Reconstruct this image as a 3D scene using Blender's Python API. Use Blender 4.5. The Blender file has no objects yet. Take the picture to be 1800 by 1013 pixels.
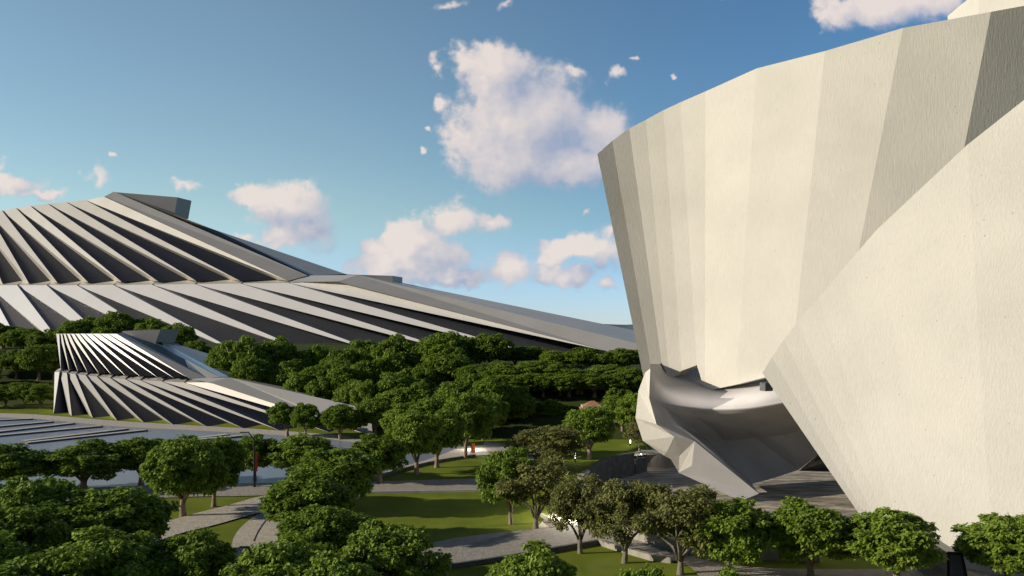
import bpy, bmesh, math, random
from mathutils import Vector, Matrix, noise as mnoise

S = bpy.context.scene
COL = S.collection
F, CX, HY, CH = 1500.0, 900.0, 573.0, 20.0      # survey constants of the photograph: focal, centre, horizon row, eye height

# ------------------------------------------------------------------ camera
cam_d = bpy.data.cameras.new('camera'); cam = bpy.data.objects.new('camera', cam_d); COL.objects.link(cam)
cam.location = (0, 0, CH); cam.rotation_euler = (math.pi / 2, 0, 0)
cam_d.sensor_width = 36; cam_d.lens = 30; cam_d.shift_y = (HY - 506.5) / 1800
cam_d.clip_start = 0.5; cam_d.clip_end = 20000
S.camera = cam

# ------------------------------------------------------------------ exposure
S.view_settings.view_transform = 'Standard'; S.view_settings.look = 'None'
S.view_settings.exposure = 0.0; S.view_settings.gamma = 1.0; S.view_settings.use_curve_mapping = False
S.cycles.max_bounces = 6; S.cycles.diffuse_bounces = 3; S.cycles.transparent_max_bounces = 6
S.cycles.use_denoising = True

# ------------------------------------------------------------------ sun
SUN_EL, SUN_BACK = math.radians(19), math.radians(9)          # low sun from the left, a little behind the viewer
sdir = Vector((-math.cos(SUN_EL) * math.cos(SUN_BACK), -math.cos(SUN_EL) * math.sin(SUN_BACK), math.sin(SUN_EL)))
sun_d = bpy.data.lights.new('sun', 'SUN'); sun_d.energy = 4.7; sun_d.angle = math.radians(0.5); sun_d.color = (1.0, 0.92, 0.79)
sun = bpy.data.objects.new('sun', sun_d); COL.objects.link(sun)
sun.rotation_euler = sdir.to_track_quat('Z', 'Y').to_euler(); sun.location = (-50, -20, 80)

# ------------------------------------------------------------------ sky with clouds (all laid out by direction, at infinity)
W = bpy.data.worlds.new('World'); S.world = W; W.use_nodes = True
wt = W.node_tree; wt.nodes.clear()
SKY = 0.10


def nd(t, typ, **kw):
    n = t.nodes.new(typ)
    for k, v in kw.items():
        setattr(n, k, v)
    return n


def lk(t, a, b):
    t.links.new(a, b)


CLOUDS = [  # column, row, half width, half height, as seen on the plate
    (905, 215, 128, 108), (868, 128, 72, 58), (950, 205, 92, 100), (1045, 228, 72, 54), (885, 275, 105, 62), (990, 288, 105, 52), (1060, 268, 60, 48),
    (830, 250, 45, 55), (812, 92, 22, 30), (768, 118, 20, 17), (770, 172, 18, 20), (1005, 132, 30, 12), (1085, 130, 24, 18), (1118, 102, 8, 7),
    (750, 225, 10, 8), (1185, 135, 9, 12), (745, 270, 8, 8),
    (510, 365, 78, 55), (545, 405, 55, 42), (450, 352, 40, 22), (420, 408, 32, 16), (490, 420, 60, 24),
    (20, 328, 60, 18), (-10, 300, 30, 16), (70, 343, 50, 12), (170, 312, 32, 20), (210, 275, 14, 10), (325, 322, 34, 15),
    (722, 425, 66, 48), (795, 385, 52, 34), (655, 440, 38, 22), (700, 472, 90, 34), (768, 458, 66, 42), (866, 388, 36, 22), (620, 470, 34, 14),
    (800, 494, 80, 20), (890, 475, 58, 34), (1000, 436, 84, 28), (1062, 448, 54, 44), (960, 478, 40, 18), (1085, 400, 22, 30), (1008, 488, 38, 18), (1066, 510, 28, 15),
    (960, 455, 40, 14), (790, 6, 55, 14), (890, 8, 45, 13), (1475, 18, 50, 36), (1545, 12, 85, 45), (1620, 0, 90, 40), (1290, -6, 34, 9), (1040, 370, 9, 8),
    (-140, 330, 90, 50), (-320, 300, 120, 40), (2000, 300, 150, 80), (2300, 200, 120, 60),
]

g = bpy.data.node_groups.new('cloud_density', 'ShaderNodeTree')
g.interface.new_socket('P', in_out='INPUT', socket_type='NodeSocketVector')
g.interface.new_socket('D', in_out='OUTPUT', socket_type='NodeSocketFloat')
gi, go = nd(g, 'NodeGroupInput'), nd(g, 'NodeGroupOutput')
# domain warp, two sizes
wn1 = nd(g, 'ShaderNodeTexNoise', noise_dimensions='2D'); wn1.inputs['Scale'].default_value = 16; wn1.inputs['Detail'].default_value = 2
wn2 = nd(g, 'ShaderNodeTexNoise', noise_dimensions='2D'); wn2.inputs['Scale'].default_value = 60; wn2.inputs['Detail'].default_value = 4
lk(g, gi.outputs[0], wn1.inputs['Vector']); lk(g, gi.outputs[0], wn2.inputs['Vector'])
m1 = nd(g, 'ShaderNodeVectorMath', operation='MULTIPLY_ADD'); m1.inputs[1].default_value = (.034, .034, 0); m1.inputs[2].default_value = (-.017, -.017, 0)
m2 = nd(g, 'ShaderNodeVectorMath', operation='MULTIPLY_ADD'); m2.inputs[1].default_value = (.018, .018, 0); m2.inputs[2].default_value = (-.009, -.009, 0)
lk(g, wn1.outputs['Color'], m1.inputs[0]); lk(g, wn2.outputs['Color'], m2.inputs[0])
a1 = nd(g, 'ShaderNodeVectorMath', operation='ADD'); a2 = nd(g, 'ShaderNodeVectorMath', operation='ADD')
lk(g, m1.outputs[0], a1.inputs[0]); lk(g, m2.outputs[0], a1.inputs[1]); lk(g, a1.outputs[0], a2.inputs[0]); lk(g, gi.outputs[0], a2.inputs[1])
prev = None
for (cx, cy, rx, ry) in CLOUDS:
    u, v = (cx - CX) / F, (HY - cy) / F
    ma = nd(g, 'ShaderNodeVectorMath', operation='MULTIPLY_ADD')
    ma.inputs[1].default_value = (F / rx, F / ry, 0); ma.inputs[2].default_value = (-u * F / rx, -v * F / ry, 0)
    ln = nd(g, 'ShaderNodeVectorMath', operation='LENGTH')
    lk(g, a2.outputs[0], ma.inputs[0]); lk(g, ma.outputs[0], ln.inputs[0])
    if max(rx, ry) < 62:                      # small shreds stay thin and soft
        th = nd(g, 'ShaderNodeMath', operation='MULTIPLY_ADD'); th.inputs[1].default_value, th.inputs[2].default_value = (.45, .80) if cy < 12 and cx < 1400 else (.5, .64) if max(rx, ry) < 36 else (.72, .30); lk(g, ln.outputs['Value'], th.inputs[0]); lo_ = th.outputs[0]
    else:
        lo_ = ln.outputs['Value']
    if prev is None:
        prev = lo_
    else:
        mn = nd(g, 'ShaderNodeMath', operation='SMOOTH_MIN'); mn.inputs[2].default_value = 0.25
        lk(g, prev, mn.inputs[0]); lk(g, lo_, mn.inputs[1]); prev = mn.outputs[0]
inv = nd(g, 'ShaderNodeMath', operation='SUBTRACT'); inv.inputs[0].default_value = 1.0; lk(g, prev, inv.inputs[1])
fb = nd(g, 'ShaderNodeTexNoise', noise_dimensions='2D'); fb.inputs['Scale'].default_value = 30; fb.inputs['Detail'].default_value = 6; fb.inputs['Roughness'].default_value = .5
lk(g, gi.outputs[0], fb.inputs['Vector'])
fm = nd(g, 'ShaderNodeMath', operation='MULTIPLY_ADD'); fm.inputs[1].default_value = 0.6; fm.inputs[2].default_value = -0.25
lk(g, fb.outputs['Fac'], fm.inputs[0])
fc = nd(g, 'ShaderNodeTexNoise', noise_dimensions='2D'); fc.inputs['Scale'].default_value = 85; fc.inputs['Detail'].default_value = 5; fc.inputs['Roughness'].default_value = .55
lk(g, gi.outputs[0], fc.inputs['Vector'])
fd = nd(g, 'ShaderNodeMath', operation='MULTIPLY_ADD'); fd.inputs[1].default_value = .3; fd.inputs[2].default_value = -.15; lk(g, fc.outputs['Fac'], fd.inputs[0])
fe = nd(g, 'ShaderNodeMath', operation='ADD'); lk(g, fm.outputs[0], fe.inputs[0]); lk(g, fd.outputs[0], fe.inputs[1])
ad = nd(g, 'ShaderNodeMath', operation='ADD'); lk(g, inv.outputs[0], ad.inputs[0]); lk(g, fe.outputs[0], ad.inputs[1])
lk(g, ad.outputs[0], go.inputs[0])

tc = nd(wt, 'ShaderNodeTexCoord')
sx = nd(wt, 'ShaderNodeSeparateXYZ'); lk(wt, tc.outputs['Generated'], sx.inputs[0])
ym = nd(wt, 'ShaderNodeMath', operation='MAXIMUM'); ym.inputs[1].default_value = 0.02; lk(wt, sx.outputs['Y'], ym.inputs[0])
du = nd(wt, 'ShaderNodeMath', operation='DIVIDE'); lk(wt, sx.outputs['X'], du.inputs[0]); lk(wt, ym.outputs[0], du.inputs[1])
dv = nd(wt, 'ShaderNodeMath', operation='DIVIDE'); lk(wt, sx.outputs['Z'], dv.inputs[0]); lk(wt, ym.outputs[0], dv.inputs[1])
cp = nd(wt, 'ShaderNodeCombineXYZ'); lk(wt, du.outputs[0], cp.inputs[0]); lk(wt, dv.outputs[0], cp.inputs[1])
d1 = nd(wt, 'ShaderNodeGroup'); d1.node_tree = g; lk(wt, cp.outputs[0], d1.inputs[0])
sh = nd(wt, 'ShaderNodeVectorMath', operation='ADD'); sh.inputs[1].default_value = (-.034, .026, 0); lk(wt, cp.outputs[0], sh.inputs[0])
d2 = nd(wt, 'ShaderNodeGroup'); d2.node_tree = g; lk(wt, sh.outputs[0], d2.inputs[0])
al = nd(wt, 'ShaderNodeMapRange', interpolation_type='SMOOTHSTEP'); al.inputs['From Min'].default_value = -0.06; al.inputs['From Max'].default_value = 0.50
lk(wt, d1.outputs[0], al.inputs['Value'])
al2 = nd(wt, 'ShaderNodeMath', operation='MULTIPLY'); al2.inputs[1].default_value = 0.93; lk(wt, al.outputs[0], al2.inputs[0])
df = nd(wt, 'ShaderNodeMath', operation='SUBTRACT'); lk(wt, d1.outputs[0], df.inputs[0]); lk(wt, d2.outputs[0], df.inputs[1])
sh2 = nd(wt, 'ShaderNodeMapRange'); sh2.inputs['From Min'].default_value = -0.50; sh2.inputs['From Max'].default_value = 0.80
lk(wt, df.outputs[0], sh2.inputs['Value'])
# crisp edges towards the sun, soft ones on the shaded side
soft = nd(wt, 'ShaderNodeMapRange'); soft.inputs['From Min'].default_value = .2; soft.inputs['From Max'].default_value = .75; soft.inputs['To Min'].default_value = .52; soft.inputs['To Max'].default_value = .36
lk(wt, sh2.outputs[0], soft.inputs['Value']); lk(wt, soft.outputs[0], al.inputs['From Max'])
cr = nd(wt, 'ShaderNodeMix', data_type='RGBA')
k = 1 / SKY
cr.inputs['A'].default_value = (.37 * k, .42 * k, .56 * k, 1); cr.inputs['B'].default_value = (.84 * k, .74 * k, .69 * k, 1)
lk(wt, sh2.outputs[0], cr.inputs['Factor'])
sky = nd(wt, 'ShaderNodeTexSky', sky_type='NISHITA'); sky.sun_disc = False
sky.sun_elevation = SUN_EL; sky.sun_rotation = math.radians(270) - SUN_BACK; sky.altitude = 0; sky.air_density = 1.0; sky.dust_density = 0.0; sky.ozone_density = 3.0
# the air is paler towards the sun's side and the horizon, deeper blue away from it and overhead
wl = nd(wt, 'ShaderNodeMapRange', interpolation_type='SMOOTHSTEP'); wl.inputs['From Min'].default_value = .38; wl.inputs['From Max'].default_value = -.35
lk(wt, sx.outputs['X'], wl.inputs['Value'])
t1 = nd(wt, 'ShaderNodeMix', data_type='RGBA'); t1.inputs['A'].default_value = (.76, 1.01, 1.13, 1); t1.inputs['B'].default_value = (1.64, 1.56, 1.31, 1); lk(wt, wl.outputs[0], t1.inputs['Factor'])
wz = nd(wt, 'ShaderNodeMapRange', interpolation_type='SMOOTHSTEP'); wz.inputs['From Min'].default_value = .34; wz.inputs['From Max'].default_value = .62; lk(wt, sx.outputs['Z'], wz.inputs['Value'])
t2 = nd(wt, 'ShaderNodeMix', data_type='RGBA'); t2.inputs['B'].default_value = (.44, .41, .46, 1); lk(wt, wz.outputs[0], t2.inputs['Factor']); lk(wt, t1.outputs['Result'], t2.inputs['A'])
wh = nd(wt, 'ShaderNodeMapRange', interpolation_type='SMOOTHSTEP'); wh.inputs['From Min'].default_value = .14; wh.inputs['From Max'].default_value = .0; lk(wt, sx.outputs['Z'], wh.inputs['Value'])
t3 = nd(wt, 'ShaderNodeMix', data_type='RGBA'); t3.inputs['B'].default_value = (.92, 1.2, 1.95, 1); lk(wt, wh.outputs[0], t3.inputs['Factor']); lk(wt, t2.outputs['Result'], t3.inputs['A'])
wy = nd(wt, 'ShaderNodeMapRange', interpolation_type='SMOOTHSTEP'); wy.inputs['From Min'].default_value = .25; wy.inputs['From Max'].default_value = -.35; lk(wt, sx.outputs['Y'], wy.inputs['Value'])
t4 = nd(wt, 'ShaderNodeMix', data_type='RGBA'); t4.inputs['B'].default_value = (.56, .51, .56, 1); lk(wt, wy.outputs[0], t4.inputs['Factor']); lk(wt, t3.outputs['Result'], t4.inputs['A'])
tm_ = nd(wt, 'ShaderNodeMix', data_type='RGBA', blend_type='MULTIPLY'); tm_.inputs['Factor'].default_value = 1
lk(wt, sky.outputs[0], tm_.inputs['A']); lk(wt, t4.outputs['Result'], tm_.inputs['B'])
mx = nd(wt, 'ShaderNodeMix', data_type='RGBA'); lk(wt, al2.outputs[0], mx.inputs['Factor'])
lk(wt, tm_.outputs['Result'], mx.inputs['A']); lk(wt, cr.outputs['Result'], mx.inputs['B'])
bg = nd(wt, 'ShaderNodeBackground'); bg.inputs['Strength'].default_value = SKY
lk(wt, mx.outputs['Result'], bg.inputs['Color'])
wo = nd(wt, 'ShaderNodeOutputWorld'); lk(wt, bg.outputs[0], wo.inputs['Surface'])


# ================================================================== helpers
def P(px, py, Y):
    return Vector(((px - CX) / F * Y, Y, CH - (py - HY) / F * Y))


def G(px, py, z=0.0):
    Y = F * (CH - z) / (py - HY)
    return Vector(((px - CX) / F * Y, Y, z))


class MB:
    def __init__(s):
        s.v, s.f, s.m = [], [], []

    def face(s, pts, mi=0):
        b = len(s.v); s.v += [tuple(p) for p in pts]; s.f.append(tuple(range(b, b + len(pts)))); s.m.append(mi)

    def box(s, c, size, rz=0.0, mi=0, taper=1.0):
        c = Vector(c); hx, hy, hz = size[0] / 2, size[1] / 2, size[2] / 2
        ca, sa = math.cos(rz), math.sin(rz); q = []
        for z, t in ((-hz, 1), (hz, taper)):
            for x, y in ((-hx, -hy), (hx, -hy), (hx, hy), (-hx, hy)):
                x *= t; y *= t; q.append(c + Vector((x * ca - y * sa, x * sa + y * ca, z)))
        b = len(s.v); s.v += [tuple(p) for p in q]
        for f in ((3, 2, 1, 0), (4, 5, 6, 7), (0, 1, 5, 4), (1, 2, 6, 5), (2, 3, 7, 6), (3, 0, 4, 7)):
            s.f.append(tuple(b + i for i in f)); s.m.append(mi)

    def tube(s, pts, rad, n=7, mi=0, cap=True):
        rings = []
        for i, p in enumerate(pts):
            p = Vector(p)
            d = (Vector(pts[min(i + 1, len(pts) - 1)]) - Vector(pts[max(i - 1, 0)])).normalized()
            a = d.orthogonal().normalized() if abs(d.z) < .9 else Vector((1, 0, 0)).cross(d).normalized()
            bb = d.cross(a); r = rad[i] if isinstance(rad, (list, tuple)) else rad
            b = len(s.v)
            s.v += [tuple(p + a * math.cos(2 * math.pi * j / n) * r + bb * math.sin(2 * math.pi * j / n) * r) for j in range(n)]
            rings.append(b)
        for r0, r1 in zip(rings, rings[1:]):
            for j in range(n):
                s.f.append((r0 + j, r0 + (j + 1) % n, r1 + (j + 1) % n, r1 + j)); s.m.append(mi)
        if cap:
            s.f.append(tuple(rings[0] + j for j in reversed(range(n)))); s.m.append(mi)
            s.f.append(tuple(rings[-1] + j for j in range(n))); s.m.append(mi)

    def build(s, name, mats, parent=None, smooth=False, weld=False, loc=None):
        me = bpy.data.meshes.new(name); me.from_pydata(s.v, [], s.f)
        for m in (mats if isinstance(mats, (list, tuple)) else [mats]):
            me.materials.append(m)
        me.polygons.foreach_set('material_index', s.m)
        if weld:
            bm = bmesh.new(); bm.from_mesh(me); bmesh.ops.remove_doubles(bm, verts=bm.verts, dist=1e-3)
            bmesh.ops.recalc_face_normals(bm, faces=bm.faces); bm.to_mesh(me); bm.free()
        if smooth:
            me.polygons.foreach_set('use_smooth', [True] * len(me.polygons))
        me.update()
        o = bpy.data.objects.new(name, me); COL.objects.link(o)
        if parent:
            o.parent = parent
        return o


def thing(name, label, cat, group=None, loc=(0, 0, 0), rz=0.0):
    o = bpy.data.objects.new(name, None); COL.objects.link(o); o.location = loc; o.rotation_euler = (0, 0, rz)
    return tag(o, label, cat, group)


def tag(o, label, cat, group=None):
    o['label'] = label; o['category'] = cat
    if group:
        o['group'] = group
    return o


def structure(o, label=None, cat=None):
    o['kind'] = 'structure'
    if label:
        o['label'] = label; o['category'] = cat
    return o


def sheet(name, pts, mat, z, kind='structure'):
    """a flat paved or planted area: polygon in plan with a small thickness of its own"""
    bm = bmesh.new()
    vs = [bm.verts.new((p.x, p.y, z)) for p in pts]
    f = bm.faces.new(vs)
    if f.normal.z < 0:
        f.normal_flip()
    bm.normal_update()
    if f.normal.z < 0:
        f.normal_flip()
    bmesh.ops.triangulate(bm, faces=bm.faces[:])
    me = bpy.data.meshes.new(name); bm.to_mesh(me); bm.free(); me.materials.append(mat)
    o = bpy.data.objects.new(name, me); COL.objects.link(o)
    if kind:
        o['kind'] = kind
    return o


def curve(pts, n=6):
    """Catmull-Rom through pixel points"""
    out = []
    q = [pts[0]] + list(pts) + [pts[-1]]
    for i in range(1, len(q) - 2):
        for j in range(n):
            t = j / n
            out.append(tuple(0.5 * ((2 * q[i][c]) + (-q[i - 1][c] + q[i + 1][c]) * t + (2 * q[i - 1][c] - 5 * q[i][c] + 4 * q[i + 1][c] - q[i + 2][c]) * t * t
                                    + (-q[i - 1][c] + 3 * q[i][c] - 3 * q[i + 1][c] + q[i + 2][c]) * t ** 3) for c in (0, 1)))
    out.append(tuple(pts[-1]))
    return out


# ================================================================== materials
def mat(name, col, rough=.7, metal=0.0, spec=.5):
    m = bpy.data.materials.new(name); m.use_nodes = True
    b = m.node_tree.nodes['Principled BSDF']
    b.inputs['Base Color'].default_value = (*col, 1); b.inputs['Roughness'].default_value = rough
    b.inputs['Metallic'].default_value = metal; b.inputs['Specular IOR Level'].default_value = spec
    return m, m.node_tree, b


def noisy(name, c1, c2, scale=1.0, rough=.8, metal=0.0, spec=.3, detail=5, bump=0.0, bscale=None, stretch=(1, 1, 1), bdist=.1, lo=.3, hi=.7):
    m, t, b = mat(name, c1, rough, metal, spec)
    tcn = nd(t, 'ShaderNodeTexCoord'); mp = nd(t, 'ShaderNodeMapping'); mp.inputs['Scale'].default_value = stretch
    lk(t, tcn.outputs['Object'], mp.inputs[0])
    n = nd(t, 'ShaderNodeTexNoise'); n.inputs['Scale'].default_value = scale; n.inputs['Detail'].default_value = detail; lk(t, mp.outputs[0], n.inputs['Vector'])
    r = nd(t, 'ShaderNodeMapRange'); r.inputs['From Min'].default_value = lo; r.inputs['From Max'].default_value = hi; lk(t, n.outputs['Fac'], r.inputs[0])
    x = nd(t, 'ShaderNodeMix', data_type='RGBA'); x.inputs['A'].default_value = (*c1, 1); x.inputs['B'].default_value = (*c2, 1)
    lk(t, r.outputs[0], x.inputs['Factor']); lk(t, x.outputs['Result'], b.inputs['Base Color'])
    if bump:
        n2 = nd(t, 'ShaderNodeTexNoise'); n2.inputs['Scale'].default_value = bscale or scale * 6; n2.inputs['Detail'].default_value = 4; lk(t, mp.outputs[0], n2.inputs['Vector'])
        bp = nd(t, 'ShaderNodeBump'); bp.inputs['Strength'].default_value = bump; bp.inputs['Distance'].default_value = bdist
        lk(t, n2.outputs['Fac'], bp.inputs['Height']); lk(t, bp.outputs[0], b.inputs['Normal'])
    return m


def concrete_mat(name, col, strength=.5):
    """pale board-marked concrete: vertical grain, scattered dark blow holes"""
    m, t, b = mat(name, col, .85, 0, .25)
    tcn = nd(t, 'ShaderNodeTexCoord')
    mp = nd(t, 'ShaderNodeMapping'); mp.inputs['Scale'].default_value = (1, 1, .16); lk(t, tcn.outputs['Object'], mp.inputs[0])
    n = nd(t, 'ShaderNodeTexNoise'); n.inputs['Scale'].default_value = 5.5; n.inputs['Detail'].default_value = 5; n.inputs['Roughness'].default_value = .65
    lk(t, mp.outputs[0], n.inputs['Vector'])
    nf = nd(t, 'ShaderNodeTexNoise'); nf.inputs['Scale'].default_value = 9; nf.inputs['Detail'].default_value = 3; lk(t, tcn.outputs['Object'], nf.inputs['Vector'])
    big = nd(t, 'ShaderNodeTexNoise'); big.inputs['Scale'].default_value = .12; big.inputs['Detail'].default_value = 4; lk(t, tcn.outputs['Object'], big.inputs['Vector'])
    mp2 = nd(t, 'ShaderNodeMapping'); mp2.inputs['Scale'].default_value = (1, 1, .45); lk(t, tcn.outputs['Object'], mp2.inputs[0])
    vo = nd(t, 'ShaderNodeTexVoronoi'); vo.inputs['Scale'].default_value = 1.5; lk(t, mp2.outputs[0], vo.inputs['Vector'])
    pit = nd(t, 'ShaderNodeMapRange'); pit.inputs['From Min'].default_value = .03; pit.inputs['From Max'].default_value = .09; lk(t, vo.outputs['Distance'], pit.inputs[0])
    # keep only some cells' holes
    sp = nd(t, 'ShaderNodeSeparateColor'); lk(t, vo.outputs['Color'], sp.inputs[0])
    gt = nd(t, 'ShaderNodeMath', operation='LESS_THAN'); gt.inputs[1].default_value = .62; lk(t, sp.outputs[0], gt.inputs[0])
    pm = nd(t, 'ShaderNodeMath', operation='MAXIMUM'); lk(t, pit.outputs[0], pm.inputs[0]); lk(t, gt.outputs[0], pm.inputs[1])
    br = nd(t, 'ShaderNodeMapRange'); br.inputs['From Min'].default_value = .3; br.inputs['From Max'].default_value = .7
    br.inputs['To Min'].default_value = .93; br.inputs['To Max'].default_value = 1.04; lk(t, big.outputs['Fac'], br.inputs[0])
    pr = nd(t, 'ShaderNodeMapRange'); pr.inputs['To Min'].default_value = .6; pr.inputs['To Max'].default_value = 1; lk(t, pm.outputs[0], pr.inputs[0])
    gr = nd(t, 'ShaderNodeMapRange'); gr.inputs['From Min'].default_value = .3; gr.inputs['From Max'].default_value = .7; gr.inputs['To Min'].default_value = .94; gr.inputs['To Max'].default_value = 1.03
    lk(t, n.outputs['Fac'], gr.inputs[0])
    k1 = nd(t, 'ShaderNodeMath', operation='MULTIPLY'); lk(t, br.outputs[0], k1.inputs[0]); lk(t, pr.outputs[0], k1.inputs[1])
    k2 = nd(t, 'ShaderNodeMath', operation='MULTIPLY'); lk(t, k1.outputs[0], k2.inputs[0]); lk(t, gr.outputs[0], k2.inputs[1])
    cm = nd(t, 'ShaderNodeVectorMath', operation='SCALE'); cm.inputs[0].default_value = col; lk(t, k2.outputs[0], cm.inputs['Scale'])
    lk(t, cm.outputs[0], b.inputs['Base Color'])
    h = nd(t, 'ShaderNodeMath', operation='ADD'); lk(t, n.outputs['Fac'], h.inputs[0])
    nf2 = nd(t, 'ShaderNodeMath', operation='MULTIPLY'); nf2.inputs[1].default_value = .45; lk(t, nf.outputs['Fac'], nf2.inputs[0]); lk(t, nf2.outputs[0], h.inputs[1])
    h2 = nd(t, 'ShaderNodeMath', operation='ADD'); lk(t, h.outputs[0], h2.inputs[0])
    p2 = nd(t, 'ShaderNodeMath', operation='MULTIPLY'); p2.inputs[1].default_value = .6; lk(t, pm.outputs[0], p2.inputs[0]); lk(t, p2.outputs[0], h2.inputs[1])
    bp = nd(t, 'ShaderNodeBump'); bp.inputs['Strength'].default_value = strength; bp.inputs['Distance'].default_value = .07
    lk(t, h2.outputs[0], bp.inputs['Height']); lk(t, bp.outputs[0], b.inputs['Normal'])
    return m


M = {}
M['concrete'] = concrete_mat('pale_concrete', (.63, .59, .505), .55)
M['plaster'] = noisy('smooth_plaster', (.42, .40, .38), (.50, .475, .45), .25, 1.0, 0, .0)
M['metal'] = noisy('champagne_metal_panel', (.56, .515, .435), (.62, .575, .495), .08, .36, .2, .5)
M['silver'] = noisy('silver_metal_panel', (.74, .70, .64), (.80, .76, .70), .06, .3, .30, .6)
M['metal_edge'] = noisy('grey_metal_edge', (.36, .34, .31), (.40, .38, .35), .08, .5, .1, .4)
M['roof_grey'] = noisy('grey_green_roof', (.27, .30, .31), (.34, .37, .37), .05, .4, .3, .5)
M['portal_glass'] = noisy('smoky_portal_glass', (.05, .05, .055), (.09, .085, .085), .4, .2, 0, .6)
M['silver_shade'] = noisy('blue_grey_shade', (.105, .11, .135), (.13, .135, .16), .05, .24, .5, .6)  # lower ribs' averted plates: their shade is put into this darker colour
M['rib_shade'] = noisy('blue_black_shade', (.016, .02, .038), (.024, .029, .05), .05, .55, 0, .15)  # shade of the rib plates facing off the sun, painted near black
M['blue_glass'] = noisy('blue_skylight_glass', (.15, .24, .34), (.20, .30, .40), .2, .25, 0, .5)
M['grass'] = noisy('mown_grass', (.13, .165, .014), (.19, .225, .022), .25, .9, 0, .1, 6, .6, 14, bdist=.05)
M['wild'] = noisy('slope_grass', (.035, .055, .012), (.07, .085, .02), .12, .95, 0, .1, 6)
M['rock'] = None
M['path'] = noisy('pale_cobble_paving', (.44, .385, .30), (.60, .53, .43), 1.6, .85, 0, .2, 8, .9, 6, bdist=.08)
M['road'] = noisy('dark_cobble_paving', (.29, .255, .21), (.40, .36, .30), 1.8, .85, 0, .2, 8, .9, 6, bdist=.08)
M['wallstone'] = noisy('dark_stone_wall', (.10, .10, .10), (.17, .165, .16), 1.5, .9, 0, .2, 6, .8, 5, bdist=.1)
M['palewall'] = noisy('pale_stone_wall', (.30, .27, .22), (.42, .38, .32), .8, .9, 0, .2, 6, .8, 4, stretch=(1, 1, .35), bdist=.1)
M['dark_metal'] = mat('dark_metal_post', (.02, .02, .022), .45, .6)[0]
M['red'] = noisy('red_banner_cloth', (.50, .05, .03), (.58, .07, .04), 2, .7)
M['orange'] = noisy('orange_sign_panel', (.55, .12, .03), (.62, .15, .04), 2, .6)
M['tile'] = noisy('orange_roof_tile', (.42, .19, .09), (.55, .27, .14), 3, .8, 0, .2, 5, .8, 9, stretch=(1, 4, 1))
M['cream'] = noisy('cream_render', (.50, .43, .33), (.58, .50, .40), .6, .85)
M['white'] = noisy('white_render', (.55, .54, .52), (.62, .6, .58), .6, .8)
M['bark'] = noisy('tan_bark', (.20, .145, .10), (.32, .24, .17), 3, .9, 0, .2, 6, .8, 8, stretch=(1, 1, .25))
M['bark_grey'] = noisy('grey_bark', (.16, .135, .10), (.27, .23, .18), 4, .9, 0, .2, 6, .9, 9, stretch=(1, 1, .3))
M['glass'] = mat('dark_glazing', (.015, .017, .02), .12, 0, .6)[0]
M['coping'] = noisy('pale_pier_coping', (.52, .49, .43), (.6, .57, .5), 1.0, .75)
M['bench'] = noisy('grey_coping', (.38, .36, .32), (.46, .44, .40), 1.0, .8)


def rock_mat():
    m = noisy('rippled_brown_rock', (.24, .20, .15), (.60, .52, .41), .8, .9, 0, .15, 6, 1.0, .6, stretch=(.3, 1.5, 1), bdist=1.2, lo=.36, hi=.62)
    return m


M['rock'] = rock_mat()


def water_mat():
    m, t, b = mat('pond_water', (.25, .285, .335), .3, 0, .28)
    tcn = nd(t, 'ShaderNodeTexCoord'); mp = nd(t, 'ShaderNodeMapping'); mp.inputs['Scale'].default_value = (.5, 1.4, 1); lk(t, tcn.outputs['Object'], mp.inputs[0])
    n = nd(t, 'ShaderNodeTexNoise'); n.inputs['Scale'].default_value = 1.2; n.inputs['Detail'].default_value = 4; lk(t, mp.outputs[0], n.inputs['Vector'])
    bp = nd(t, 'ShaderNodeBump'); bp.inputs['Strength'].default_value = .15; bp.inputs['Distance'].default_value = .08
    lk(t, n.outputs['Fac'], bp.inputs['Height']); lk(t, bp.outputs[0], b.inputs['Normal'])
    return m


M['water'] = water_mat()


def leaf_mat(name, c1, c2, trans=.25):
    m, t, b = mat(name, c1, .6, 0, .25)
    tcn = nd(t, 'ShaderNodeTexCoord'); n = nd(t, 'ShaderNodeTexNoise'); n.inputs['Scale'].default_value = .9; n.inputs['Detail'].default_value = 4
    lk(t, tcn.outputs['Object'], n.inputs['Vector'])
    oi = nd(t, 'ShaderNodeObjectInfo')
    ad_ = nd(t, 'ShaderNodeMath', operation='MULTIPLY_ADD'); ad_.inputs[1].default_value = .5; lk(t, oi.outputs['Random'], ad_.inputs[0]); lk(t, n.outputs['Fac'], ad_.inputs[2])
    r = nd(t, 'ShaderNodeMapRange'); r.inputs['From Min'].default_value = .35; r.inputs['From Max'].default_value = 1.1; lk(t, ad_.outputs[0], r.inputs[0])
    x = nd(t, 'ShaderNodeMix', data_type='RGBA'); x.inputs['A'].default_value = (*c1, 1); x.inputs['B'].default_value = (*c2, 1); lk(t, r.outputs[0], x.inputs['Factor'])
    lk(t, x.outputs['Result'], b.inputs['Base Color'])
    tr = nd(t, 'ShaderNodeBsdfTranslucent'); lk(t, x.outputs['Result'], tr.inputs['Color'])
    ms = nd(t, 'ShaderNodeMixShader'); ms.inputs[0].default_value = trans
    lk(t, b.outputs[0], ms.inputs[1]); lk(t, tr.outputs[0], ms.inputs[2]); lk(t, ms.outputs[0], t.nodes['Material Output'].inputs['Surface'])
    return m


M['leaf'] = leaf_mat('broad_leaf_green', (.135, .215, .016), (.255, .355, .042), .27)
M['leaf_olive'] = leaf_mat('olive_leaf', (.19, .20, .055), (.30, .30, .09), .2)


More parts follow.
